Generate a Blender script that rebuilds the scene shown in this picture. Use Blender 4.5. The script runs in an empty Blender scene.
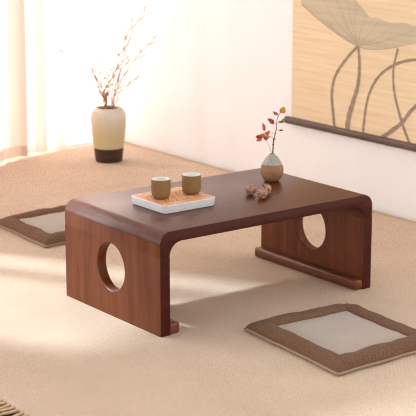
import bpy, bmesh, math, random
from mathutils import Vector, Matrix, noise
from math import pi, sin, cos, radians as R

C = bpy.context.scene.collection
SC = bpy.context.scene

# ------------------------------------------------------------------ camera
cam_d = bpy.data.cameras.new('camera')
cam = bpy.data.objects.new('camera', cam_d)
C.objects.link(cam)
cam.location = (-2.2242, -3.1622, 1.3138)
cam.rotation_euler = (pi / 2 - 0.2392, 0, -0.6470)
cam_d.sensor_width = 36
cam_d.lens = 1459.14 / 416 * 36
cam_d.clip_start = 0.05
cam_d.dof.use_dof = True
cam_d.dof.focus_distance = 4.25
cam_d.dof.aperture_fstop = 7.0
SC.camera = cam

# ------------------------------------------------------------------ light
w = bpy.data.worlds.new('daylight')
SC.world = w
w.use_nodes = True
nt = w.node_tree
nt.nodes.clear()
N = nt.nodes.new
L = nt.links.new
tc = N('ShaderNodeTexCoord')
sx = N('ShaderNodeSeparateXYZ')
L(tc.outputs['Generated'], sx.inputs[0])


def lobe(axis, lo, hi, strength, col):
    """daylight from one side of the sky: direction component lo..hi fades in"""
    m = N('ShaderNodeMapRange'); m.interpolation_type = 'SMOOTHSTEP'
    m.inputs[1].default_value = lo; m.inputs[2].default_value = hi
    m.inputs[3].default_value = 0; m.inputs[4].default_value = strength
    L(sx.outputs[axis], m.inputs[0])
    g = N('ShaderNodeBackground'); g.inputs[0].default_value = (*col, 1)
    L(m.outputs[0], g.inputs[1])
    return g.outputs[0]


LOBES = [(1, -1.2, -1.1, 0.22, (1.0, 0.975, 0.955)),      # even room light
         (1, 0.30, 0.85, 2.0, (1.0, 0.975, 0.95)),      # beyond the window
         (2, 0.75, 0.05, 0.84, (1.0, 0.975, 0.955)),     # bright low horizon all round
         (0, 0.25, -0.95, 0.05, (0.93, 0.975, 1.0))]    # from the left
acc = None
for q in LOBES:
    o_ = lobe(*q)
    if acc is None: acc = o_
    else:
        ad = N('ShaderNodeAddShader'); L(acc, ad.inputs[0]); L(o_, ad.inputs[1]); acc = ad.outputs[0]
ow = N('ShaderNodeOutputWorld')
L(acc, ow.inputs[0])

sun_d = bpy.data.lights.new('sun', 'SUN')
sun_d.energy = 3.0
sun_d.color = (0.72, 0.895, 1.0)
sun_d.angle = R(2.8)
sun = bpy.data.objects.new('sun', sun_d)
C.objects.link(sun)
sun.rotation_euler = Vector((0.411, -0.730, -0.71)).to_track_quat('-Z', 'Y').to_euler()

vs = SC.view_settings
vs.view_transform = 'Standard'
vs.look = 'None'
vs.gamma = 1
vs.use_curve_mapping = False
vs.exposure = 1.03
SC.cycles.max_bounces = 8
SC.cycles.transparent_max_bounces = 16
SC.cycles.use_denoising = True
SC.cycles.denoising_prefilter = 'FAST'
SC.cycles.filter_width = 1.1


# ------------------------------------------------------------------ helpers
def srgb(r, g, b):
    f = lambda c: (c / 255 / 12.92) if c / 255 <= .04045 else ((c / 255 + .055) / 1.055) ** 2.4
    return (f(r), f(g), f(b), 1)


def new_mat(name, col=(.8, .8, .8, 1), rough=.6, spec=.4):
    m = bpy.data.materials.new(name)
    m.use_nodes = True
    b = m.node_tree.nodes['Principled BSDF']
    b.inputs['Base Color'].default_value = col
    b.inputs['Roughness'].default_value = rough
    b.inputs['Specular IOR Level'].default_value = spec
    return m, m.node_tree, b


def noise_mat(name, c1, c2, scale=40, rough=.6, spec=.3, bump=.1, stretch=(1, 1, 1), detail=4, lo=.3, hi=.7, bscale=None, sheen=0):
    m, t, b = new_mat(name, c1, rough, spec)
    co = t.nodes.new('ShaderNodeTexCoord')
    mp = t.nodes.new('ShaderNodeMapping')
    mp.inputs['Scale'].default_value = stretch
    t.links.new(co.outputs['Object'], mp.inputs[0])
    n = t.nodes.new('ShaderNodeTexNoise')
    n.inputs['Scale'].default_value = scale
    n.inputs['Detail'].default_value = detail
    t.links.new(mp.outputs[0], n.inputs['Vector'])
    r = t.nodes.new('ShaderNodeValToRGB')
    r.color_ramp.elements[0].position = lo; r.color_ramp.elements[0].color = c1
    r.color_ramp.elements[1].position = hi; r.color_ramp.elements[1].color = c2
    t.links.new(n.outputs['Fac'], r.inputs[0])
    t.links.new(r.outputs[0], b.inputs['Base Color'])
    if bump:
        n2 = n
        if bscale:
            n2 = t.nodes.new('ShaderNodeTexNoise')
            n2.inputs['Scale'].default_value = bscale
            n2.inputs['Detail'].default_value = 3
            t.links.new(mp.outputs[0], n2.inputs['Vector'])
        bp = t.nodes.new('ShaderNodeBump')
        bp.inputs['Strength'].default_value = bump
        bp.inputs['Distance'].default_value = .002
        t.links.new(n2.outputs['Fac'], bp.inputs['Height'])
        t.links.new(bp.outputs[0], b.inputs['Normal'])
    if sheen:
        b.inputs['Sheen Weight'].default_value = sheen
    return m


def finish(o, sharp=35):
    for p in o.data.polygons:
        p.use_smooth = True
    if sharp is not None:
        o.data.set_sharp_from_angle(angle=R(sharp))


def obj(name, bm, mats, parent=None, loc=None, sharp=35, recalc=True):
    if recalc:
        bmesh.ops.recalc_face_normals(bm, faces=bm.faces)
    me = bpy.data.meshes.new(name)
    bm.to_mesh(me); bm.free()
    o = bpy.data.objects.new(name, me)
    C.objects.link(o)
    for m in (mats if isinstance(mats, (list, tuple)) else [mats]):
        me.materials.append(m)
    if parent: o.parent = parent
    if loc is not None: o.location = loc
    finish(o, sharp)
    return o


def tag(o, label, cat, group=None, kind=None):
    o['label'] = label; o['category'] = cat
    if group: o['group'] = group
    if kind: o['kind'] = kind
    return o


def thing(name, label, cat, loc=(0, 0, 0), rz=0, group=None):
    o = bpy.data.objects.new(name, None)
    o.empty_display_size = .05
    C.objects.link(o)
    o.location = loc; o.rotation_euler = (0, 0, rz)
    return tag(o, label, cat, group)


def dup(root, loc, rz, label, group=None):
    r = root.copy(); C.objects.link(r)
    r.location = loc; r.rotation_euler = (0, 0, rz)
    r['label'] = label
    for ch in list(root.children):
        c = ch.copy(); C.objects.link(c); c.parent = r
        for g in ch.children:
            d = g.copy(); C.objects.link(d); d.parent = c
    return r


def box(bm, x0, x1, y0, y1, z0, z1, bevel=0, seg=3):
    r = bmesh.ops.create_cube(bm, size=1)
    vv = r['verts']
    for v in vv:
        v.co = Vector(((x0 + x1) / 2 + v.co.x * (x1 - x0), (y0 + y1) / 2 + v.co.y * (y1 - y0), (z0 + z1) / 2 + v.co.z * (z1 - z0)))
    if bevel:
        ee = list({e for v in vv for e in v.link_edges})
        bmesh.ops.bevel(bm, geom=ee, offset=bevel, segments=seg, profile=.5, affect='EDGES')


def lathe(bm, prof, seg=48, close=False):
    """prof: list of (radius, z) revolved about z"""
    rings = []
    for r, z in prof:
        if r < 1e-6:
            rings.append([bm.verts.new((0, 0, z))])
        else:
            rings.append([bm.verts.new((r * cos(2 * pi * k / seg), r * sin(2 * pi * k / seg), z)) for k in range(seg)])
    for a, b in zip(rings[:-1], rings[1:]):
        for k in range(seg):
            k2 = (k + 1) % seg
            if len(a) == 1 and len(b) == 1: continue
            if len(a) == 1: bm.faces.new((a[0], b[k], b[k2]))
            elif len(b) == 1: bm.faces.new((a[k], a[k2], b[0]))
            else: bm.faces.new((a[k], a[k2], b[k2], b[k]))


def tube(bm, pts, rads, seg=8, caps=True):
    pts = [Vector(p) for p in pts]
    if not isinstance(rads, (list, tuple)): rads = [rads] * len(pts)
    rings = []
    for i, p in enumerate(pts):
        d = (pts[min(i + 1, len(pts) - 1)] - pts[max(i - 1, 0)]).normalized()
        a = d.cross(Vector((0.13, 0.21, 0.97)))
        if a.length < .05: a = d.cross(Vector((1, 0, 0)))
        a.normalize(); b = d.cross(a).normalized()
        rings.append([bm.verts.new(p + (a * cos(2 * pi * k / seg) + b * sin(2 * pi * k / seg)) * rads[i]) for k in range(seg)])
    for r0, r1 in zip(rings[:-1], rings[1:]):
        for k in range(seg):
            bm.faces.new((r0[k], r0[(k + 1) % seg], r1[(k + 1) % seg], r1[k]))
    if caps:
        bm.faces.new(rings[0]); bm.faces.new(rings[-1])


def smooth_path(pts, n=6):
    """Catmull-Rom through pts"""
    P = [Vector(p) for p in pts]
    P = [P[0] * 2 - P[1]] + P + [P[-1] * 2 - P[-2]]
    out = []
    for i in range(1, len(P) - 2):
        for k in range(n):
            t = k / n
            p0, p1, p2, p3 = P[i - 1:i + 3]
            out.append(.5 * ((2 * p1) + (p2 - p0) * t + (2 * p0 - 5 * p1 + 4 * p2 - p3) * t * t + (3 * p1 - p0 - 3 * p2 + p3) * t ** 3))
    out.append(P[-2])
    return out


# ------------------------------------------------------------------ materials
def wood_mat(name, axis, cols, rough=.35, spec=.5, sc=1.0, coat=0.0):
    """walnut grain running along the given axis (0 x, 1 y, 2 z)"""
    m, t, b = new_mat(name, cols[0], rough, spec)
    co = t.nodes.new('ShaderNodeTexCoord')
    mp = t.nodes.new('ShaderNodeMapping')
    s = [1, 1, 1]; s[axis] = .06
    mp.inputs['Scale'].default_value = s
    t.links.new(co.outputs['Object'], mp.inputs[0])
    n1 = t.nodes.new('ShaderNodeTexNoise')
    n1.inputs['Scale'].default_value = 38 * sc; n1.inputs['Detail'].default_value = 6
    n1.inputs['Distortion'].default_value = .6
    t.links.new(mp.outputs[0], n1.inputs['Vector'])
    n2 = t.nodes.new('ShaderNodeTexNoise')
    n2.inputs['Scale'].default_value = 260 * sc; n2.inputs['Detail'].default_value = 2
    t.links.new(mp.outputs[0], n2.inputs['Vector'])
    mx = t.nodes.new('ShaderNodeMix'); mx.data_type = 'FLOAT'
    mx.inputs[0].default_value = .35
    t.links.new(n1.outputs['Fac'], mx.inputs[2]); t.links.new(n2.outputs['Fac'], mx.inputs[3])
    r = t.nodes.new('ShaderNodeValToRGB')
    e = r.color_ramp.elements
    e[0].position = .34; e[0].color = cols[0]
    e[1].position = .66; e[1].color = cols[2]
    k = e.new(.5); k.color = cols[1]
    t.links.new(mx.outputs[0], r.inputs[0])
    t.links.new(r.outputs[0], b.inputs['Base Color'])
    bp = t.nodes.new('ShaderNodeBump'); bp.inputs['Strength'].default_value = .05
    bp.inputs['Distance'].default_value = .001
    t.links.new(n2.outputs['Fac'], bp.inputs['Height'])
    t.links.new(bp.outputs[0], b.inputs['Normal'])
    b.inputs['Coat Weight'].default_value = coat
    b.inputs['Coat Roughness'].default_value = .16
    return m


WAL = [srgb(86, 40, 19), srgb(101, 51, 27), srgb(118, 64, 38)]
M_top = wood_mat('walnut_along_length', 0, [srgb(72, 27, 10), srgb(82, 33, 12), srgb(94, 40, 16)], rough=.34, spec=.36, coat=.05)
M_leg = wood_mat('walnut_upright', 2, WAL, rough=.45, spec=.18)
M_edge = wood_mat('walnut_edge_shaded', 0, [srgb(52, 14, 4), srgb(64, 19, 7), srgb(76, 25, 9)], rough=.42, spec=.18)  # laminated edge, darkened further so the front faces' shade sits in the colour
M_lip = wood_mat('walnut_along_depth', 1, WAL, rough=.38, spec=.45)
M_floorwood = wood_mat('dark_floor_boards', 1, [srgb(40, 22, 16), srgb(50, 29, 21), srgb(60, 36, 27)], rough=.6, spec=.15, sc=.5)

M_wall = noise_mat('warm_white_plaster', srgb(240, 238, 237), srgb(243, 241, 240), scale=6, rough=.85, spec=.15, bump=.03, bscale=180)
M_white, _, _ = new_mat('white_frame_paint', srgb(240, 236, 230), .5, .3)
M_ceramw = noise_mat('white_tray_plastic', srgb(210, 208, 208), srgb(216, 214, 213), scale=20, rough=.4, spec=.4, bump=0)
M_glaze = noise_mat('white_cup_glaze', srgb(226, 226, 222), srgb(234, 232, 228), scale=30, rough=.2, spec=.5, bump=0)
M_clay = noise_mat('tan_cup_clay', srgb(126, 94, 58), srgb(136, 103, 66), scale=120, rough=.75, spec=.2, bump=.15, bscale=400)
M_bamboo = noise_mat('orange_bamboo', srgb(214, 148, 100), srgb(232, 172, 124), scale=60, rough=.5, spec=.3, bump=.03, stretch=(.1, 1, 1))
M_slotshade, _, _ = new_mat('slot_shade_brown', srgb(140, 86, 54), .7, .2)  # flat brown standing in for the shade seen through the bamboo slots
M_cushb = noise_mat('brown_suede', srgb(92, 63, 47), srgb(136, 103, 82), scale=300, rough=.95, spec=.05, bump=.5, bscale=500, sheen=.04, detail=6)
M_cushc = noise_mat('pale_linen', srgb(166, 149, 137), srgb(182, 165, 152), scale=260, rough=.95, spec=.1, bump=.4, bscale=700, sheen=.2)
M_pipe = noise_mat('cream_piping', srgb(150, 126, 104), srgb(166, 142, 120), scale=200, rough=.9, spec=.1, bump=.2)
M_foldshade, _, _ = new_mat('fold_shade_brown', srgb(92, 66, 50), .9, .1)  # dark brown painting the shade in the cushion's seam gap
M_twig = noise_mat('dry_golden_twig', srgb(156, 112, 66), srgb(184, 140, 92), scale=90, rough=.8, spec=.1, bump=.1)
M_bark = noise_mat('grey_brown_bark', srgb(84, 68, 62), srgb(140, 118, 108), scale=300, rough=.85, spec=.1, bump=.2)
M_rod = wood_mat('dark_scroll_rod', 1, [srgb(70, 50, 44), srgb(86, 64, 57), srgb(100, 77, 68)], rough=.5, sc=2)
M_tassel = noise_mat('fringe_yarn', srgb(206, 170, 136), srgb(224, 190, 156), scale=300, rough=.95, spec=.05, bump=.3, stretch=(.2, 1, 1))


def weave_mat():
    m, t, b = new_mat('jute_twill', srgb(205, 176, 142), .95, .08)
    co = t.nodes.new('ShaderNodeTexCoord')
    sp = t.nodes.new('ShaderNodeSeparateXYZ')
    t.links.new(co.outputs['Object'], sp.inputs[0])

    def math(op, a, bb=None):
        n = t.nodes.new('ShaderNodeMath'); n.operation = op
        for i, v in enumerate((a, bb)):
            if v is None: continue
            if isinstance(v, (int, float)): n.inputs[i].default_value = v
            else: t.links.new(v, n.inputs[i])
        return n.outputs[0]
    k = 2 * pi / .0115
    sA = math('SINE', math('MULTIPLY', math('ADD', sp.outputs[0], sp.outputs[1]), k))
    sB = math('SINE', math('MULTIPLY', math('SUBTRACT', sp.outputs[0], sp.outputs[1]), k))
    wv = math('MULTIPLY', sA, sB)
    nz = t.nodes.new('ShaderNodeTexNoise'); nz.inputs['Scale'].default_value = 330; nz.inputs['Detail'].default_value = 4
    nz.inputs['Roughness'].default_value = .7
    t.links.new(co.outputs['Object'], nz.inputs['Vector'])
    big = t.nodes.new('ShaderNodeTexNoise'); big.inputs['Scale'].default_value = 4; big.inputs['Detail'].default_value = 3
    t.links.new(co.outputs['Object'], big.inputs['Vector'])
    s = math('ADD', math('MULTIPLY', wv, .38), math('ADD', math('MULTIPLY', nz.outputs['Fac'], .55), math('MULTIPLY', big.outputs['Fac'], .15)))
    r = t.nodes.new('ShaderNodeValToRGB')
    r.color_ramp.elements[0].position = .14; r.color_ramp.elements[0].color = srgb(154, 124, 101)
    r.color_ramp.elements[1].position = .57; r.color_ramp.elements[1].color = srgb(243, 219, 195)
    t.links.new(s, r.inputs[0])
    t.links.new(r.outputs[0], b.inputs['Base Color'])
    bp = t.nodes.new('ShaderNodeBump'); bp.inputs['Strength'].default_value = .35; bp.inputs['Distance'].default_value = .0015
    t.links.new(s, bp.inputs['Height'])
    t.links.new(bp.outputs[0], b.inputs['Normal'])
    return m


M_rug = weave_mat()
M_bind = noise_mat('rug_binding', srgb(190, 156, 122), srgb(204, 172, 138), scale=200, rough=.95, spec=.05, bump=.2)


def glass_mat():
    m = bpy.data.materials.new('window_glass'); m.use_nodes = True
    t = m.node_tree; t.nodes.clear()
    tr = t.nodes.new('ShaderNodeBsdfTransparent'); gl = t.nodes.new('ShaderNodeBsdfGlossy')
    gl.inputs['Roughness'].default_value = .02
    mx = t.nodes.new('ShaderNodeMixShader'); mx.inputs[0].default_value = .05
    o = t.nodes.new('ShaderNodeOutputMaterial')
    t.links.new(tr.outputs[0], mx.inputs[1]); t.links.new(gl.outputs[0], mx.inputs[2]); t.links.new(mx.outputs[0], o.inputs[0])
    return m


M_glass = glass_mat()


def sheer_mat(name, col, trans, tl):
    m = bpy.data.materials.new(name); m.use_nodes = True
    t = m.node_tree; t.nodes.clear()
    tr = t.nodes.new('ShaderNodeBsdfTransparent'); tr.inputs[0].default_value = col
    tn = t.nodes.new('ShaderNodeBsdfTranslucent'); tn.inputs[0].default_value = col
    df = t.nodes.new('ShaderNodeBsdfDiffuse'); df.inputs[0].default_value = col
    m1 = t.nodes.new('ShaderNodeMixShader'); m1.inputs[0].default_value = tl
    m2 = t.nodes.new('ShaderNodeMixShader'); m2.inputs[0].default_value = trans
    o = t.nodes.new('ShaderNodeOutputMaterial')
    t.links.new(df.outputs[0], m1.inputs[1]); t.links.new(tn.outputs[0], m1.inputs[2])
    t.links.new(m1.outputs[0], m2.inputs[1]); t.links.new(tr.outputs[0], m2.inputs[2])
    t.links.new(m2.outputs[0], o.inputs[0])
    return m


M_sheer = sheer_mat('peach_sheer', srgb(238, 212, 198), .125, .16)
M_sheer2 = sheer_mat('thin_sheer', srgb(252, 236, 228), .10, .45)
M_sheerm = sheer_mat('lighter_sheer', srgb(242, 220, 208), .16, .2)
M_sheer3 = sheer_mat('faint_sheer', srgb(248, 230, 218), .19, .3)
M_hem = sheer_mat('peach_sheer_doubled', srgb(210, 184, 164), .08, .2)

# ------------------------------------------------------------------ setting
FZ = -0.010                                   # bare floor; the rug's top is z = 0
WX, WY, LX = 1.507, 2.48, -3.2                # right wall, window wall, left end of the room
WH = 3.2


def struct(name, bm, m, label, parent=None, **k):
    o = obj(name, bm, m, parent, **k)
    if not parent:
        o['kind'] = 'structure'; o['label'] = label; o['category'] = name.split('_')[0]
    return o


bm = bmesh.new(); box(bm, LX - .12, WX + .12, -4.2, WY + .06, FZ - .05, FZ)
struct('floor', bm, M_floorwood, 'dark brown wooden floor under the woven rug')
bm = bmesh.new(); box(bm, WX, WX + .12, -2.2, WY, FZ, WH)
struct('wall_right', bm, M_wall, 'warm white plaster wall behind the hanging scroll')


def holed_wall(bm, axis, a0, a1, z0, z1, oa0, oa1, oz0, oz1, t0, t1):
    def b(p0, p1, q0, q1):
        if p1 - p0 < 1e-4 or q1 - q0 < 1e-4: return
        if axis == 'x': box(bm, p0, p1, t0, t1, q0, q1)
        else: box(bm, t0, t1, p0, p1, q0, q1)
    b(a0, oa0, z0, z1); b(oa1, a1, z0, z1); b(oa0, oa1, z0, oz0); b(oa0, oa1, oz1, z1)


# window wall: a floor-length window that reaches almost into the corner
wx0, wx1, wz0, wz1 = -1.665, 1.505, 0.0, 2.42
bm = bmesh.new(); holed_wall(bm, 'x', LX, WX + .12, FZ, WH, wx0, wx1, wz0, wz1, WY, WY + .06)
struct('wall_back', bm, M_wall, 'warm white wall around the tall bright window')


def window(name, axis, a0, a1, z0, z1, t, mull, label):
    root = thing(name, label, 'window'); root['kind'] = 'structure'
    bm = bmesh.new(); fw = .016
    def b(p0, p1, q0, q1, w=.02):
        if axis == 'x': box(bm, p0, p1, t - w, t + w, q0, q1, .003, 1)
        else: box(bm, t - w, t + w, p0, p1, q0, q1, .003, 1)
    b(a0, a0 + fw, z0, z1); b(a1 - fw, a1, z0, z1); b(a0 + fw, a1 - fw, z0, z0 + fw); b(a0 + fw, a1 - fw, z1 - fw, z1)
    for q in mull: b(q - .02, q + .02, z0 + fw, z1 - fw)
    obj('window_frame', bm, M_white, root)
    bm = bmesh.new()
    if axis == 'x': box(bm, a0 + .02, a1 - .02, t - .003, t + .003, z0 + .02, z1 - .02)
    else: box(bm, t - .003, t + .003, a0 + .02, a1 - .02, z0 + .02, z1 - .02)
    obj('window_pane', bm, M_glass, root)
    return root


window('window_1', 'x', wx0, wx1, wz0, wz1, WY + .02, (-.47, .5), 'tall bright floor-length window behind the sheer curtains')

# ------------------------------------------------------------------ rug
rx0, rx1, ry0, ry1 = -.583, WX - .012, -2.6, WY - .03
rug = thing('rug', 'large tan woven jute rug with a fringed edge, under the low table', 'rug', (0, 0, 0))
bm = bmesh.new(); box(bm, rx0, rx1 - .02, ry0, ry1, FZ, 0)
obj('rug_body', bm, M_rug, rug)
bm = bmesh.new(); box(bm, rx1 - .02, rx1, ry0, ry1, FZ, .002, .001, 1)
obj('edge_binding', bm, M_bind, rug)
rnd = random.Random(4)


def tassel(bm, y):
    a = rnd.uniform(-.35, .15)
    pts = [(rx0 + .006, y, -.0045)]
    for k in range(1, 5):
        pts.append((rx0 - .0125 * k, y + a * .011 * k + rnd.uniform(-.001, .001), -.0055 - .0003 * k))
    tube(bm, pts, [.0042, .0044, .004, .0036, .0026], 6)


y = -.96
for k in range(80):
    bm = bmesh.new(); tassel(bm, y); y += .021
    obj('fringe_tassel', bm, M_tassel, rug)
bm = bmesh.new()
yy = -.96 - .021
while yy > ry0 + .01:
    tassel(bm, yy); yy -= .021
yy = y
while yy < ry1 - .01:
    tassel(bm, yy); yy += .021
o = obj('fringe', bm, M_tassel, rug); o['kind'] = 'stuff'

# ------------------------------------------------------------------ low table
TL, TD, TH, TT = .796, .497, .30, .0325
RO, RI = .036, .042
table = thing('low_table', 'low dark walnut table with rounded corners and round holes in its side panels', 'table', (0, 0, 0))


def rounded(bm, edges_filter, off, seg=3):
    ee = [e for e in bm.edges if edges_filter(e)]
    bmesh.ops.bevel(bm, geom=ee, offset=off, segments=seg, profile=.5, affect='EDGES')


def extrude_profile(bm, prof, y0, y1, bev=0):
    a = [bm.verts.new((x, y0, z)) for x, z in prof]
    b = [bm.verts.new((x, y1, z)) for x, z in prof]
    n = len(prof)
    fa = bm.faces.new(a); fb = bm.faces.new(b)
    for k in range(n):
        bm.faces.new((a[k], a[(k + 1) % n], b[(k + 1) % n], b[k]))
    bmesh.ops.recalc_face_normals(bm, faces=bm.faces)
    if bev:
        ee = list(fa.edges) + list(fb.edges)
        bmesh.ops.bevel(bm, geom=ee, offset=bev, segments=2, profile=.5, affect='EDGES', clamp_overlap=True)


zb = TH - TT - RI
prof = [(0, zb)]
for k in range(13):
    a = pi - k / 12 * pi / 2
    prof.append((RO + RO * cos(a), TH - RO + RO * sin(a)))
for k in range(13):
    a = pi / 2 - k / 12 * pi / 2
    prof.append((TL - RO + RO * cos(a), TH - RO + RO * sin(a)))
prof += [(TL, zb), (TL - TT, zb)]
for k in range(1, 13):
    a = k / 12 * pi / 2
    prof.append((TL - TT - RI + RI * cos(a), zb + RI * sin(a)))
for k in range(12):
    a = pi / 2 + k / 12 * pi / 2
    prof.append((TT + RI + RI * cos(a), zb + RI * sin(a)))
prof.append((TT, zb))
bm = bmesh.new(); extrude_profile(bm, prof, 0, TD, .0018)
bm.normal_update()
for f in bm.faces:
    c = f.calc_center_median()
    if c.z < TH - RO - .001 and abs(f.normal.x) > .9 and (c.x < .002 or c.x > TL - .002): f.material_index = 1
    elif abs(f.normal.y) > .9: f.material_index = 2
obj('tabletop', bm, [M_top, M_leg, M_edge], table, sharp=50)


def leg_panel(bm, x0, x1, cy, cz, hr, z0, z1, n=72):
    """upright board in the yz plane with a round hole through it"""
    def ring_out():
        out = []
        for k in range(n):
            a = 2 * pi * k / n
            dy, dz = cos(a), sin(a)
            s = min((TD - cy) / dy if dy > 1e-9 else 1e9, (cy) / -dy if dy < -1e-9 else 1e9,
                    (z1 - cz) / dz if dz > 1e-9 else 1e9, (cz - z0) / -dz if dz < -1e-9 else 1e9)
            out.append([cy + dy * s, cz + dz * s])
        for Y in (0, TD):
            for Z in (z0, z1):
                j = min(range(n), key=lambda q: (out[q][0] - Y) ** 2 + (out[q][1] - Z) ** 2)
                out[j] = [Y, Z]
        return out
    O = ring_out()
    I = [(cy + hr * cos(2 * pi * k / n), cz + hr * sin(2 * pi * k / n)) for k in range(n)]
    ch = .003
    I2 = [(cy + (hr + ch) * cos(2 * pi * k / n), cz + (hr + ch) * sin(2 * pi * k / n)) for k in range(n)]
    V = {}
    for nm, X, P in (('oa', x0, O), ('ca', x0, I2), ('ia', x0 + ch, I), ('ib', x1 - ch, I), ('cb', x1, I2), ('ob', x1, O)):
        V[nm] = [bm.verts.new((X, p[0], p[1])) for p in P]
    order = ['oa', 'ca', 'ia', 'ib', 'cb', 'ob', 'oa']
    for p, q in zip(order[:-1], order[1:]):
        for k in range(n):
            k2 = (k + 1) % n
            bm.faces.new((V[p][k], V[p][k2], V[q][k2], V[q][k]))


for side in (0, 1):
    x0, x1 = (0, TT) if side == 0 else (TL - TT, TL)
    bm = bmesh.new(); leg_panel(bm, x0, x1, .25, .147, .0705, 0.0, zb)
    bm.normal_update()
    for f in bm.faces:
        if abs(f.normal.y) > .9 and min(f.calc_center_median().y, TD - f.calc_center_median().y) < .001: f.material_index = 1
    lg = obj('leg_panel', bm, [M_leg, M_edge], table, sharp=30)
    bm = bmesh.new()
    if side == 0: box(bm, TT - .004, TT + .035, .0005, TD - .0005, .0, .033, .008, 4)
    else: box(bm, TL - TT - .0315, TL - TT + .004, .0005, TD - .0005, .0, .033, .008, 4)
    obj('foot_lip', bm, M_lip, lg, sharp=40)

# ------------------------------------------------------------------ tea tray
tray = thing('tea_tray', 'white rectangular tea tray with an orange slotted bamboo top, on the low table', 'tray', (.2265, .252, TH))
HX, HY = .0965, .0895


def rrect(hx, hy, r, n=6):
    out = []
    for (sx_, sy_, a0) in ((1, 1, 0), (-1, 1, pi / 2), (-1, -1, pi), (1, -1, 1.5 * pi)):
        for k in range(n + 1):
            a = a0 + k / n * pi / 2
            out.append((sx_ * (hx - r) + r * cos(a), sy_ * (hy - r) + r * sin(a)))
    return out


def loft(bm, loops, cap0=True, cap1=True):
    rs = [[bm.verts.new(p) for p in lp] for lp in loops]
    n = len(rs[0])
    for a, b in zip(rs[:-1], rs[1:]):
        for k in range(n):
            bm.faces.new((a[k], a[(k + 1) % n], b[(k + 1) % n], b[k]))
    if cap0: bm.faces.new(rs[0])
    if cap1: bm.faces.new(rs[-1])


bm = bmesh.new()
spec = [(-.006, .000, .014), (-.0035, .0015, .015), (-.0005, .021, .016), (0, .0245, .016), (-.0008, .0255, .0155), (-.003, .0255, .014), (-.0038, .0245, .0135),
        (-.0042, .013, .013)]
loft(bm, [[(x, y, z) for x, y in rrect(HX + d, HY + d, r)] for d, z, r in spec])
obj('tray_body', bm, M_ceramw, tray, sharp=50)
# bamboo insert: plate with staggered rows of slots
bm = bmesh.new()
ix, iy = HX - .0052, HY - .0052
nx, ny = 57, 27
xs = [-ix + 2 * ix * k / nx for k in range(nx + 1)]
ys = [-iy + 2 * iy * k / ny for k in range(ny + 1)]
G = [[bm.verts.new((x, y_, .0245)) for y_ in ys] for x in xs]
for a in range(nx):
    for b in range(ny):
        hole = (b % 2 == 1 and 4 <= b <= ny - 5 and 4 <= a < nx - 4 and ((a + (2 if (b // 2) % 2 else 0)) % 4) in (0, 1, 2)
                and ((a + (2 if (b // 2) % 2 else 0)) % 4) != 3)
        if not hole:
            bm.faces.new((G[a][b], G[a + 1][b], G[a + 1][b + 1], G[a][b + 1]))
bmesh.ops.delete(bm, geom=[v for v in bm.verts if not v.link_faces], context='VERTS')
ret = bmesh.ops.extrude_face_region(bm, geom=list(bm.faces))
for v in [g for g in ret['geom'] if isinstance(g, bmesh.types.BMVert)]:
    v.co.z -= .005
obj('bamboo_top', bm, M_bamboo, tray, sharp=30)
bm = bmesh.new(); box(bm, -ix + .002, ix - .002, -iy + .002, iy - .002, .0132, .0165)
o = obj('slot_shade', bm, M_slotshade, tray); o['label'] = 'tray bottom coloured dark as the shade under the slots'

# ------------------------------------------------------------------ cups
cup = thing('tea_cup', 'tan clay tea cup with white inside, on the tray nearer its left end', 'cup', (.184, .255, TH + .0245), 0, 'tea cups on the tray')
rc, hc = .0287, .059
bm = bmesh.new()
lathe(bm, [(0, 0), (.017, 0), (.0185, .0008), (.0235, .0045), (.0268, .010), (.0281, .018), (rc, .03), (rc, hc - .002), (rc - .0006, hc - .0005)], 56)
obj('cup_body', bm, M_clay, cup, sharp=60)
bm = bmesh.new()
lathe(bm, [(rc - .0006, hc - .0005), (rc - .0014, hc), (rc - .0024, hc - .0008), (rc - .003, .03), (rc - .005, .015), (.017, .007), (0, .006)], 56)
o = obj('cup_lining', bm, M_glaze, cup, sharp=60); o['label'] = 'glossy white glazed inside and rim'
dup(cup, (.291, .249, TH + .0245), .7, 'tan clay tea cup with white inside, on the tray nearer the small vase')

# ------------------------------------------------------------------ bud vase
bud = thing('bud_vase', 'small egg-shaped stoneware vase, brown below and grey glazed above, on the table', 'vase', (.666, .327, TH))
prof = [(0, .0), (.019, 0), (.0225, .0012), (.028, .007), (.0335, .0165), (.0366, .027), (.0371, .036), (.0352, .046), (.0318, .0545)]
bm = bmesh.new(); lathe(bm, prof, 56)
M_stone = noise_mat('brown_stoneware', srgb(136, 96, 68), srgb(160, 117, 86), scale=50, rough=.6, spec=.3, bump=.08, stretch=(1, 1, 3))
M_grey = noise_mat('grey_speckled_glaze', srgb(140, 136, 127), srgb(172, 167, 157), scale=160, rough=.35, spec=.45, bump=.04)
obj('vase_body', bm, M_stone, bud, sharp=70)
bm = bmesh.new()
lathe(bm, [(.0318, .0545), (.0262, .0645), (.0212, .0735), (.0152, .0800), (.0106, .0836), (.0086, .0852), (.0088, .0868), (.0076, .0874), (.0052, .0862), (.005, .078), (.004, .05), (0, .049)], 56)
o = obj('glazed_shoulder', bm, M_grey, bud, sharp=70); o['label'] = 'grey speckled glazed upper third and mouth'

# ------------------------------------------------------------------ sprig in the bud vase
sprig = thing('leafy_sprig', 'thin twig with red, orange and green autumn leaves standing in the small vase', 'sprig', (.666, .327, TH))
RT = Vector((.798, -.603, 0)); BK = Vector((.603, .798, 0)); UP = Vector((0, 0, 1))


def sp(X, Y, d=0):
    return RT * ((X - 175) / 7.56 / 316) + UP * (.086 + (380 - Y) / 7.56 / 316 / .97) + BK * d


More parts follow.
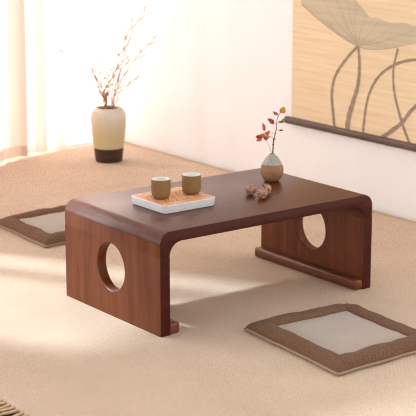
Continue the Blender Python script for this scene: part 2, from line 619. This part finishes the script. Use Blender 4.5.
bm = bmesh.new()
main = [sp(178, 440), sp(178, 380, .000), sp(183, 330, .002), sp(184, 290, .003), sp(196, 240, .006), sp(205, 195, .004), sp(207, 150, .006), sp(220, 105, .012), sp(242, 72, .016)]
mp_ = smooth_path(main, 5)
tube(bm, mp_, [.0028 - .0021 * i / (len(mp_) - 1) for i in range(len(mp_))], 7)
for a, r in (([sp(184, 300, .003), sp(182, 268, 0), sp(160, 248, -.006), sp(128, 238, -.012)], .0010),
             ([sp(182, 268, 0), sp(192, 272, .004), sp(202, 276, .006)], .0008),
             ([sp(172, 440), sp(170, 380, -.002), sp(152, 320, -.004), sp(132, 280, -.008), sp(120, 245, -.012), sp(110, 210, -.014)], .0006),
             ([sp(205, 197, .004), sp(228, 204, .0), sp(250, 202, -.004)], .0006),
             ([sp(196, 235, .006), sp(165, 222, .012), sp(140, 214, .016)], .0006),
             ([sp(206, 160, .006), sp(188, 152, .002), sp(176, 143, -.002)], .0006),
             ([sp(206, 165, .006), sp(228, 150, .008), sp(240, 138, .010)], .0006),
             ([sp(218, 112, .01), sp(212, 95, .012), sp(208, 86, .012)], .0006)):
    pp = smooth_path(a, 4)
    tube(bm, pp, [r * (1 - .5 * i / (len(pp) - 1)) for i in range(len(pp))], 6)
for (X, Y) in ((181, 322), (186, 305), (179, 312), (188, 282), (184, 335)):       # buds on the knotty lower stem
    box(bm, *(lambda q: (q.x - .0014, q.x + .0014, q.y - .0014, q.y + .0014, q.z - .002, q.z + .002))(sp(X, Y, .002)), .0008, 2)
obj('stem', bm, M_bark, sprig)


def leaf_mat(name, a, b):
    m = noise_mat(name, a, b, scale=90, rough=.55, spec=.3, bump=.1, lo=.35, hi=.65)
    return m


LM = {'orange': leaf_mat('orange_leaf', srgb(226, 150, 60), srgb(206, 164, 84)), 'red': leaf_mat('red_leaf', srgb(178, 70, 50), srgb(206, 108, 84)),
      'pink': leaf_mat('dusty_pink_leaf', srgb(184, 120, 102), srgb(204, 144, 122)), 'green': leaf_mat('olive_leaf', srgb(140, 144, 88), srgb(168, 162, 112)),
      'rust': leaf_mat('rust_leaf', srgb(206, 118, 78), srgb(226, 156, 118)), 'dark': leaf_mat('brown_leaf', srgb(92, 70, 60), srgb(112, 86, 74))}


def leaf(base, tip, width, col, turn=0.0, lab=None):
    """a pointed oval leaf folded a little along its midrib"""
    b0, t0 = Vector(base), Vector(tip)
    ax = t0 - b0; ln = ax.length; ax.normalize()
    view = -BK + UP * .25
    side = ax.cross(view).normalized()
    nrm = side.cross(ax).normalized()
    q = Matrix.Rotation(turn, 3, ax); side = q @ side; nrm = q @ nrm
    bm = bmesh.new(); n = 9; rows = []
    for i in range(n):
        t = i / (n - 1)
        wd = width * .6 * (sin(pi * t ** .8) ** .75) + .0002
        c = b0 + ax * ln * t + nrm * (.10 * ln * sin(pi * t))
        rows.append([bm.verts.new(c + side * wd * s + nrm * abs(s) * wd * .35) for s in (-1, -.5, 0, .5, 1)])
    for r0, r1 in zip(rows[:-1], rows[1:]):
        for k in range(4): bm.faces.new((r0[k], r0[k + 1], r1[k + 1], r1[k]))
    bmesh.ops.solidify(bm, geom=list(bm.faces), thickness=.0004)
    o = obj('leaf', bm, LM[col], sprig, sharp=60)
    o['label'] = lab or (dict(orange='orange-yellow', red='deep red', pink='dusty pink', green='olive green', rust='rust orange', dark='small brown')[col] + ' leaf')


leaf(sp(238, 82, .016), sp(268, 38, .016), .0165, 'orange', .2)
leaf(sp(217, 94, .012), sp(178, 68, .008), .0085, 'pink', -.3)
leaf(sp(187, 156, .002), sp(137, 116, -.004), .0125, 'red', .2)
leaf(sp(232, 152, .009), sp(272, 118, .012), .0095, 'green', .5)
leaf(sp(232, 150, .006), sp(224, 132, .0), .005, 'green', -.4)
leaf(sp(226, 204, .0), sp(258, 200, -.004), .0045, 'dark', .2)
leaf(sp(112, 204, -.014), sp(100, 142, -.014), .0095, 'pink', .3)
leaf(sp(100, 248, -.014), sp(48, 244, -.012), .0115, 'red', -.2)
leaf(sp(98, 262, -.012), sp(54, 276, -.014), .0120, 'rust', .3)
leaf(sp(122, 246, -.012), sp(84, 226, -.010), .0110, 'rust', -.2)
leaf(sp(118, 242, -.012), sp(132, 272, -.018), .0110, 'red', .1)
leaf(sp(126, 240, -.010), sp(152, 206, -.004), .0085, 'rust', .3)
leaf(sp(142, 236, -.008), sp(118, 214, -.004), .0075, 'pink', .1)
leaf(sp(152, 246, -.006), sp(134, 262, -.012), .0060, 'rust', .1)
leaf(sp(188, 270, .004), sp(203, 272, .006), .0045, 'rust', .1)
leaf(sp(140, 214, .016), sp(160, 226, .012), .005, 'green', .1)

# ------------------------------------------------------------------ nut-like balls
M_nut = noise_mat('dried_pod_husk', srgb(104, 66, 50), srgb(196, 154, 130), scale=130, rough=.8, spec=.2, bump=.9, detail=5, lo=.36, hi=.62)


def pod(loc, seed, label):
    bm = bmesh.new(); r = .0166
    bmesh.ops.create_icosphere(bm, subdivisions=5, radius=r)
    off = Vector((seed * 3.1, seed * 1.7, seed))
    for v in bm.verts:
        d = v.co.normalized()
        n1 = noise.noise(d * 3.2 + off); n2 = noise.noise(d * 8 + off); 
        rid = 1 - abs(noise.noise(d * 5 + off * 2)) * 2.2
        v.co = d * r * (1 + .05 * n1 + .03 * n2 + .06 * max(rid, 0) ** 2 - .03)
    mz = min(v.co.z for v in bm.verts)
    o = obj('dried_pod', bm, M_nut, None, (loc[0], loc[1], TH - mz), sharp=None)
    o.rotation_euler = (0, 0, seed)
    return tag(o, label, 'nut', 'dried pods on the table')


pod((.4885, .213), 1, 'round brown dried pod lying apart, furthest from the small vase')
pod((.482, .149), 2, 'round brown dried pod touching another pod, nearest the front table edge')
pod((.5235, .181), 3, 'round brown dried pod nearest the small vase, tucked behind another pod')


# ------------------------------------------------------------------ seat cushions
def cushion(label, corners, seed):
    """corners: near, right, back, left ground corners seen from above"""
    P = [Vector((a, b, 0)) for a, b in corners]
    cen = sum(P, Vector()) / 4
    root = thing('seat_cushion', label, 'cushion', cen, 0, 'square floor cushions')
    Q = [q - cen for q in P]
    off = Vector((seed, seed * 2.3, 0))

    def bil(u, v):                                     # u, v in 0..1
        return Q[0] * (1 - u) * (1 - v) + Q[1] * u * (1 - v) + Q[2] * u * v + Q[3] * (1 - u) * v

    def ring(inset):                                    # closed loop inset by a fraction, n points per side
        n = 28; out = []
        for (ua, va, ub, vb) in ((0, 0, 1, 0), (1, 0, 1, 1), (1, 1, 0, 1), (0, 1, 0, 0)):
            for k in range(n):
                t = k / n
                u, v = ua + (ub - ua) * t, va + (vb - va) * t
                e = min(t, 1 - t)
                bow = .010 * sin(pi * t)                # sides pulled in a little between the corners
                u2 = .5 + (u - .5) * (1 - 2 * inset); v2 = .5 + (v - .5) * (1 - 2 * inset)
                p = bil(u2, v2)
                p = p * (1 - bow * (1 - inset * 4))
                out.append((p, e))
        return out

    def nz(p, f, a):
        return noise.noise(p * f + off) * a
    sec = [(.02, .004), (.004, .005), (-.004, .010), (-.001, .018), (.016, .0285), (.052, .0350), (.088, .0358), (.118, .033), (.141, .0285), (.155, .0225), (.157, .010)]
    bm = bmesh.new(); loops = []
    for ins, z in sec:
        lp = []
        for p, e in ring(ins):
            zz = z
            lift = 1 - .22 * math.exp(-(e / .06) ** 2) * (1 if ins < .06 else .0)
            q = p + p.normalized() * nz(p, 11, .005) * (1 if ins < .1 else .3)
            zz = z * lift + (nz(p, 16, .004) + nz(p, 45, .0016)) * (min(z, .02) / .02 if z > .009 else 0)
            lp.append((q.x, q.y, max(zz, .001)))
        loops.append(lp)
    loft(bm, loops, False, False)
    obj('border', bm, M_cushb, root, sharp=None)
    # centre panel
    bm = bmesh.new(); n = 40; g = []
    for i in range(n + 1):
        row = []
        for j in range(n + 1):
            s, t = i / n, j / n
            ins = .151
            p = bil(ins + (1 - 2 * ins) * s, ins + (1 - 2 * ins) * t)
            ed = min(s, 1 - s, t, 1 - t)
            z = .0225 + .0075 * (1 - math.exp(-ed / .10)) + nz(p, 13, .002) + nz(p, 50, .0006)
            row.append(bm.verts.new((p.x, p.y, z)))
        g.append(row)
    for i in range(n):
        for j in range(n): bm.faces.new((g[i][j], g[i + 1][j], g[i + 1][j + 1], g[i][j + 1]))
    cp = obj('centre_panel', bm, M_cushc, root, sharp=None); cp['label'] = 'pale beige linen centre panel'
    # cream piping round the lower edge
    bm = bmesh.new()
    lp = ring(-.005); m = len(lp); rs = []
    for k in range(m):
        p, e = lp[k]
        p = p + p.normalized() * nz(p, 11, .005)
        d = (lp[(k + 1) % m][0] - lp[k - 1][0]).normalized()
        s = d.cross(Vector((0, 0, 1)))
        z0 = .0062 + nz(p, 9, .0015)
        rs.append([bm.verts.new(p + s * .0042 * cos(2 * pi * a / 8) + Vector((0, 0, max(z0, .0048) + .0042 * sin(2 * pi * a / 8)))) for a in range(8)])
    for k in range(m):
        for a in range(8):
            bm.faces.new((rs[k][a], rs[k][(a + 1) % 8], rs[(k + 1) % m][(a + 1) % 8], rs[(k + 1) % m][a]))
    o = obj('piping', bm, M_pipe, root, sharp=None); o['label'] = 'cream piped lower edge'
    bm = bmesh.new()
    loft(bm, [[(p.x, p.y, .0005) for p, e in ring(.02)], [(p.x, p.y, .006) for p, e in ring(.008)]], True, True)
    o = obj('underside', bm, M_pipe, root, sharp=60)
    return root


cr = cushion('square brown cushion with a pale centre, lying in front of the table right of the viewer',
             [(.187, -.528), (.557, -.524), (.588, -.128), (.225, -.098)], 1.0)
cr['label'] = 'square brown-bordered floor cushion lying on the open rug in front of the table'
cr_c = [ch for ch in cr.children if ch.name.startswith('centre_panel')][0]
vv_ = cr_c.data.vertices; st = 41                                # dark strip painting the gap shade beside its near corner
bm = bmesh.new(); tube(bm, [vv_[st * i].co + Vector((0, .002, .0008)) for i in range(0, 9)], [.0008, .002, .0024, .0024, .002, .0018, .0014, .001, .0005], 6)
o = obj('fold_shade', bm, M_foldshade, cr); o['label'] = 'dark strip painted as the shade in the seam gap'
cushion('square brown-bordered floor cushion partly hidden behind the left end of the table',
        [(.233, 1.010), (.605, 1.035), (.622, 1.405), (.250, 1.385)], 2.6)

# ------------------------------------------------------------------ floor vase with dried twigs
VX, VY = 1.203, 2.094
fv = thing('floor_vase', 'tall cream pottery vase with a dark brown base, on the rug by the window', 'vase', (VX, VY, 0))
M_cream = noise_mat('mottled_cream_glaze', srgb(214, 190, 146), srgb(226, 204, 164), scale=30, rough=.55, spec=.3, bump=.05)
M_dark = noise_mat('dark_brown_clay', srgb(52, 34, 26), srgb(70, 46, 34), scale=50, rough=.5, spec=.35, bump=.05)
M_inside, _, _ = new_mat('vase_inside', srgb(92, 60, 46), .9, .1)
bm = bmesh.new(); lathe(bm, [(0, 0), (.054, 0), (.0575, .002), (.0595, .006), (.0615, .03), (.0655, .062)], 56)
o = obj('vase_foot', bm, M_dark, fv, sharp=60); o['label'] = 'dark brown lower quarter'
# one glaze that goes from pale ash at the shoulder to yellowish cream below
t = M_cream.node_tree; bs = t.nodes['Principled BSDF']
c_ = t.nodes.new('ShaderNodeTexCoord'); z_ = t.nodes.new('ShaderNodeSeparateXYZ'); n_ = t.nodes.new('ShaderNodeTexNoise')
n_.inputs['Scale'].default_value = 35
t.links.new(c_.outputs['Object'], z_.inputs[0]); t.links.new(c_.outputs['Object'], n_.inputs['Vector'])
k_ = t.nodes.new('ShaderNodeMath'); k_.operation = 'MULTIPLY_ADD'; k_.inputs[1].default_value = .03
t.links.new(n_.outputs['Fac'], k_.inputs[0]); t.links.new(z_.outputs[2], k_.inputs[2])
r_ = t.nodes.new('ShaderNodeMapRange'); r_.inputs[1].default_value = .135; r_.inputs[2].default_value = .225
t.links.new(k_.outputs[0], r_.inputs[0])
q_ = t.nodes.new('ShaderNodeValToRGB')
q_.color_ramp.elements[0].color = srgb(196, 176, 136); q_.color_ramp.elements[1].color = srgb(212, 198, 180)
t.links.new(r_.outputs[0], q_.inputs[0]); t.links.new(q_.outputs[0], bs.inputs['Base Color'])
bm = bmesh.new()
lathe(bm, [(.0655, .062), (.0705, .10), (.0745, .14), (.0765, .165), (.0778, .19), (.0770, .208), (.0735, .220), (.0665, .229), (.0585, .234), (.0565, .237), (.0535, .238), (.051, .235), (.0515, .228)], 56)
obj('vase_body', bm, M_cream, fv, sharp=60)
bm = bmesh.new(); lathe(bm, [(.0515, .228), (.052, .20), (.05, .12), (0, .118)], 56)
obj('vase_lining', bm, M_inside, fv, sharp=60)

# twigs: (sideways lean at tip, height, depth lean) relative to the vase mouth
rt = random.Random(11)
TW = [(.175, .44, .02, 'tallest dried twig in the floor vase, its tip highest of all'),
      (.120, .40, -.03, None), (.085, .34, .05, None), (.050, .20, -.05, None), (.022, .24, .03, None), (-.012, .17, -.04, None),
      (-.040, .25, .05, None), (-.075, .20, -.02, None), (-.120, .24, .03, None),
      (-.200, .25, .02, 'dried twig in the floor vase that leans furthest towards the curtains'), (.215, .31, .06, 'long dried twig in the floor vase that leans furthest towards the scroll wall'), (.145, .15, -.06, None), (.10, .22, -.02, None)]
for i, (lx, hz, dz, lab) in enumerate(TW):
    bm = bmesh.new()
    a0 = 2 * pi * i / len(TW)
    b0 = Vector((.025 * cos(a0), .025 * sin(a0), .12))
    mouth = Vector((.03 * cos(a0), .03 * sin(a0), .235)) * 1.0
    mouth.x *= .9
    tip = RT * lx + BK * dz + UP * (.235 + hz)
    pts = [b0, mouth.lerp(RT * (lx * .12) + UP * .235, .45)]
    for k in range(1, 6):
        t = k / 5
        q = pts[1].lerp(tip, t) + Vector((rt.uniform(-1, 1), rt.uniform(-1, 1), 0)) * .009 * (1 if k < 5 else 0)
        q += RT * (-lx * .18 * sin(pi * t))
        pts.append(q)
    path = smooth_path(pts, 4)
    tube(bm, path, [(0.0023 if lx > .06 else .0025) - .0011 * j / (len(path) - 1) for j in range(len(path))], 6)
    # side shoots
    for j in range(7, len(path) - 1, 2):
        s = -1 if (j // 2) % 2 else 1
        d = (path[min(j + 1, len(path) - 1)] - path[j - 1]).normalized()
        l = rt.uniform(.02, .06) * (1 - .5 * j / len(path))
        e = path[j] + d * l * .9 + RT * s * l * rt.uniform(.3, .7) + BK * rt.uniform(-.6, .6) * l
        mdl = path[j].lerp(e, .5) + RT * s * l * .12
        tube(bm, [path[j], mdl, e], [.0014, .0013, .0011] if lx > .06 else [.0017, .0015, .0013], 5)
        for f in (.55, .8, 1.0):
            c = path[j].lerp(e, f)
            bmesh.ops.create_icosphere(bm, subdivisions=1, radius=rt.uniform(.0014, .0025), matrix=Matrix.Translation(c))
    o = obj('dried_twig', bm, M_twig, None, (VX, VY, 0), sharp=None)
    tag(o, lab or 'thin dried golden twig within the middle of the bunch standing in the floor vase', 'twig', 'dried twigs in the floor vase')


# ------------------------------------------------------------------ sheer curtains
def curtain(name, label, x0, x1, y, amp, wl, ph, mat, z0=.012, z1=2.48, nx=160, hem=.05, taper=0.0):
    root = thing(name, label, 'curtain', (x0, y, 0), 0, 'sheer curtains at the window')

    def yy(x, z):
        f = 1 + .25 * sin(z * 1.3 + x * 3)
        return amp * f * (sin(2 * pi * x / wl + ph) + .35 * sin(2 * pi * x / (wl * .43) + ph * 2.1)) + .006 * sin(z * 4 + x * 9)
    for nm, za, zb_, mt in (('curtain_cloth', z0 + hem, z1, mat), ('hem', z0, z0 + hem, M_hem if mat is M_sheer else mat)):
        bm = bmesh.new(); nz_ = 24 if nm == 'curtain_cloth' else 3
        g = []
        for i in range(nx + 1):
            x = x0 + (x1 - x0) * i / nx
            col = []
            for j in range(nz_ + 1):
                z = za + (zb_ - za) * j / nz_
                xe = x0 + (x - x0) * (1 - taper * z)
                col.append(bm.verts.new((xe - x0, yy(x, z), z)))
            g.append(col)
        for i in range(nx):
            for j in range(nz_): bm.faces.new((g[i][j], g[i + 1][j], g[i + 1][j + 1], g[i][j + 1]))
        obj(nm, bm, mt, root, sharp=None)
    return root


curtain('sheer_curtain', 'peach sheer curtain panel with broad folds, hanging furthest from the floor vase', -.65, .935, 2.33, .022, .21, .4, M_sheer)
curtain('sheer_curtain', 'gathered peach sheer curtain strip, hanging alone left of the broad panel', -.935, -.850, 2.385, .012, .05, .4, M_sheer, nx=60)
curtain('sheer_curtain', 'narrow paler sheer curtain panel, hanging beside the broad peach panel', .885, 1.068, 2.393, .009, .10, 2.0, M_sheerm, nx=60)
curtain('sheer_curtain', 'narrow faint white sheer curtain strip, hanging between the paler panel and the floor vase', 1.02, 1.185, 2.428, .004, .07, 1.0, M_sheer3, nx=60)
curtain('sheer_curtain', 'thin nearly white sheer curtain across the bright window behind the floor vase', 1.13, 1.495, 2.456, .003, .09, 1.0, M_sheer2, nx=120)
cr_ = thing('curtain_rod', 'white curtain rod above the window', 'rod', (0, 2.415, 2.50))
bm = bmesh.new(); tube(bm, [(-1.7, 0, 0), (1.45, 0, 0)], .012, 12)
obj('rod', bm, M_white, cr_)
for xb in (-1.6, .3, 1.40):
    bm = bmesh.new(); box(bm, xb - .008, xb + .008, .0, .066, -.008, .008, .002, 1)
    obj('bracket', bm, M_white, cr_)

# ------------------------------------------------------------------ hanging scroll with an ink lotus
scroll = thing('hanging_scroll', 'long woven tan hanging scroll with a grey ink lotus leaf, on the white wall', 'scroll', (0, 0, 0))
PX = WX - .012                                  # the panel hangs just off the wall
pb, pt_, pr, pl = .285, 1.55, .06, 1.207


def fibre_mat(name, a, b, rough=.9):
    return noise_mat(name, a, b, scale=55, rough=rough, spec=.08, bump=.08, stretch=(1, .06, 1.6), detail=5, lo=.32, hi=.68)


M_scroll = fibre_mat('woven_grass_paper', srgb(222, 196, 160), srgb(234, 210, 177))
M_ink1 = fibre_mat('pale_grey_ink', srgb(190, 174, 148), srgb(204, 188, 162))
M_ink2 = fibre_mat('grey_brown_ink', srgb(146, 126, 108), srgb(168, 146, 126))
M_ink3 = fibre_mat('vein_ink', srgb(176, 159, 134), srgb(188, 172, 147))
bm = bmesh.new()
box(bm, PX - .002, PX, pr, pl, pb - .01, pt_)


def paint(pts, mi, lift):
    f = bm.faces.new([bm.verts.new((PX - .002 - lift, a, b)) for a, b in pts])
    f.material_index = mi
    f.normal_update()
    if f.normal.x > 0: f.normal_flip()


def stroke(pts, w0, w1, mi, lift, n=6):
    P = smooth_path([(a, b, 0) for a, b in pts], n)
    m = len(P)
    l, r = [], []
    for i, q in enumerate(P):
        d = (P[min(i + 1, m - 1)] - P[max(i - 1, 0)]).normalized()
        s = Vector((-d.y, d.x, 0)); wd = (w0 + (w1 - w0) * i / (m - 1)) / 2 * (1 + .12 * sin(i * 1.9))
        l.append(q + s * wd); r.append(q - s * wd)
    for i in range(m - 1):
        paint([(l[i].x, l[i].y), (l[i + 1].x, l[i + 1].y), (r[i + 1].x, r[i + 1].y), (r[i].x, r[i].y)], mi, lift)


leaf_lo = [(1.155, .742), (1.11, .718), (1.056, .695), (.951, .649), (.882, .625), (.832, .611), (.734, .610), (.655, .622), (.539, .650), (.40, .70), (.30, .77)]
leaf_hi = [(.33, .80), (.40, .76), (.462, .726), (.542, .713), (.582, .720), (.628, .716), (.675, .715), (.723, .724), (.771, .725), (.804, .750), (.846, .781), (.87, .83), (.93, .87), (1.0, .86), (1.07, .83), (1.13, .79), (1.16, .765)]
paint([(p.x, p.y) for p in smooth_path([(a, b, 0) for a, b in leaf_lo + leaf_hi], 4)], 1, .0004)
c0 = (.828, .613)
for vi, tip_ in enumerate(((1.10, .742), (1.06, .80), (.98, .84), (.90, .83), (.845, .765), (.79, .73), (.72, .715), (.63, .705), (.55, .695), (1.0, .69), (.93, .76))):
    mid = ((c0[0] + tip_[0]) / 2 + .012, (c0[1] + tip_[1]) / 2 - .012)
    stroke([c0, mid, tip_], .004, .0015, 3, .0007 + .00004 * vi, 4)
stroke([(1.155, .742), (1.056, .693), (.951, .648), (.832, .611), (.734, .609), (.62, .63)], .005, .003, 3, .0013)
stroke([(.83, .612), (.888, .561), (.95, .488), (.97, .419), (.961, .345), (.951, .290)], .011, .015, 2, .0015)
stroke([(.828, .612), (.819, .54), (.825, .466), (.85, .397), (.87, .343), (.879, .285)], .012, .026, 2, .0017)
stroke([(.30, .60), (.412, .607), (.536, .593), (.621, .569), (.699, .525), (.748, .469), (.776, .4), (.793, .284)], .010, .013, 2, .0006)
stroke([(.619, .625), (.639, .546), (.63, .462), (.592, .368), (.544, .285)], .010, .014, 2, .0008)
stroke([(.30, .57), (.406, .505), (.528, .42), (.591, .354), (.689, .285)], .012, .018, 2, .0010)
obj('scroll_panel', bm, [M_scroll, M_ink1, M_ink2, M_ink3], scroll, sharp=30, recalc=False)
for nm, zz in (('lower_rod', .276), ('upper_rod', 1.55)):
    bm = bmesh.new()
    tube(bm, [(WX - .016, pl + .030, zz), (WX - .016, pl + .028, zz), (WX - .016, pr - .034, zz), (WX - .016, pr - .036, zz)], [.012, .0145, .0145, .012], 20)
    o = obj(nm, bm, M_rod, scroll, sharp=50); o['label'] = 'dark brown wooden rod'
bm = bmesh.new()
tube(bm, [(WX - .016, .35, 1.56), (WX - .004, (pl + pr) / 2, 1.78), (WX - .016, .92, 1.56)], .0015, 6)
obj('hanging_cord', bm, M_rod, scroll)
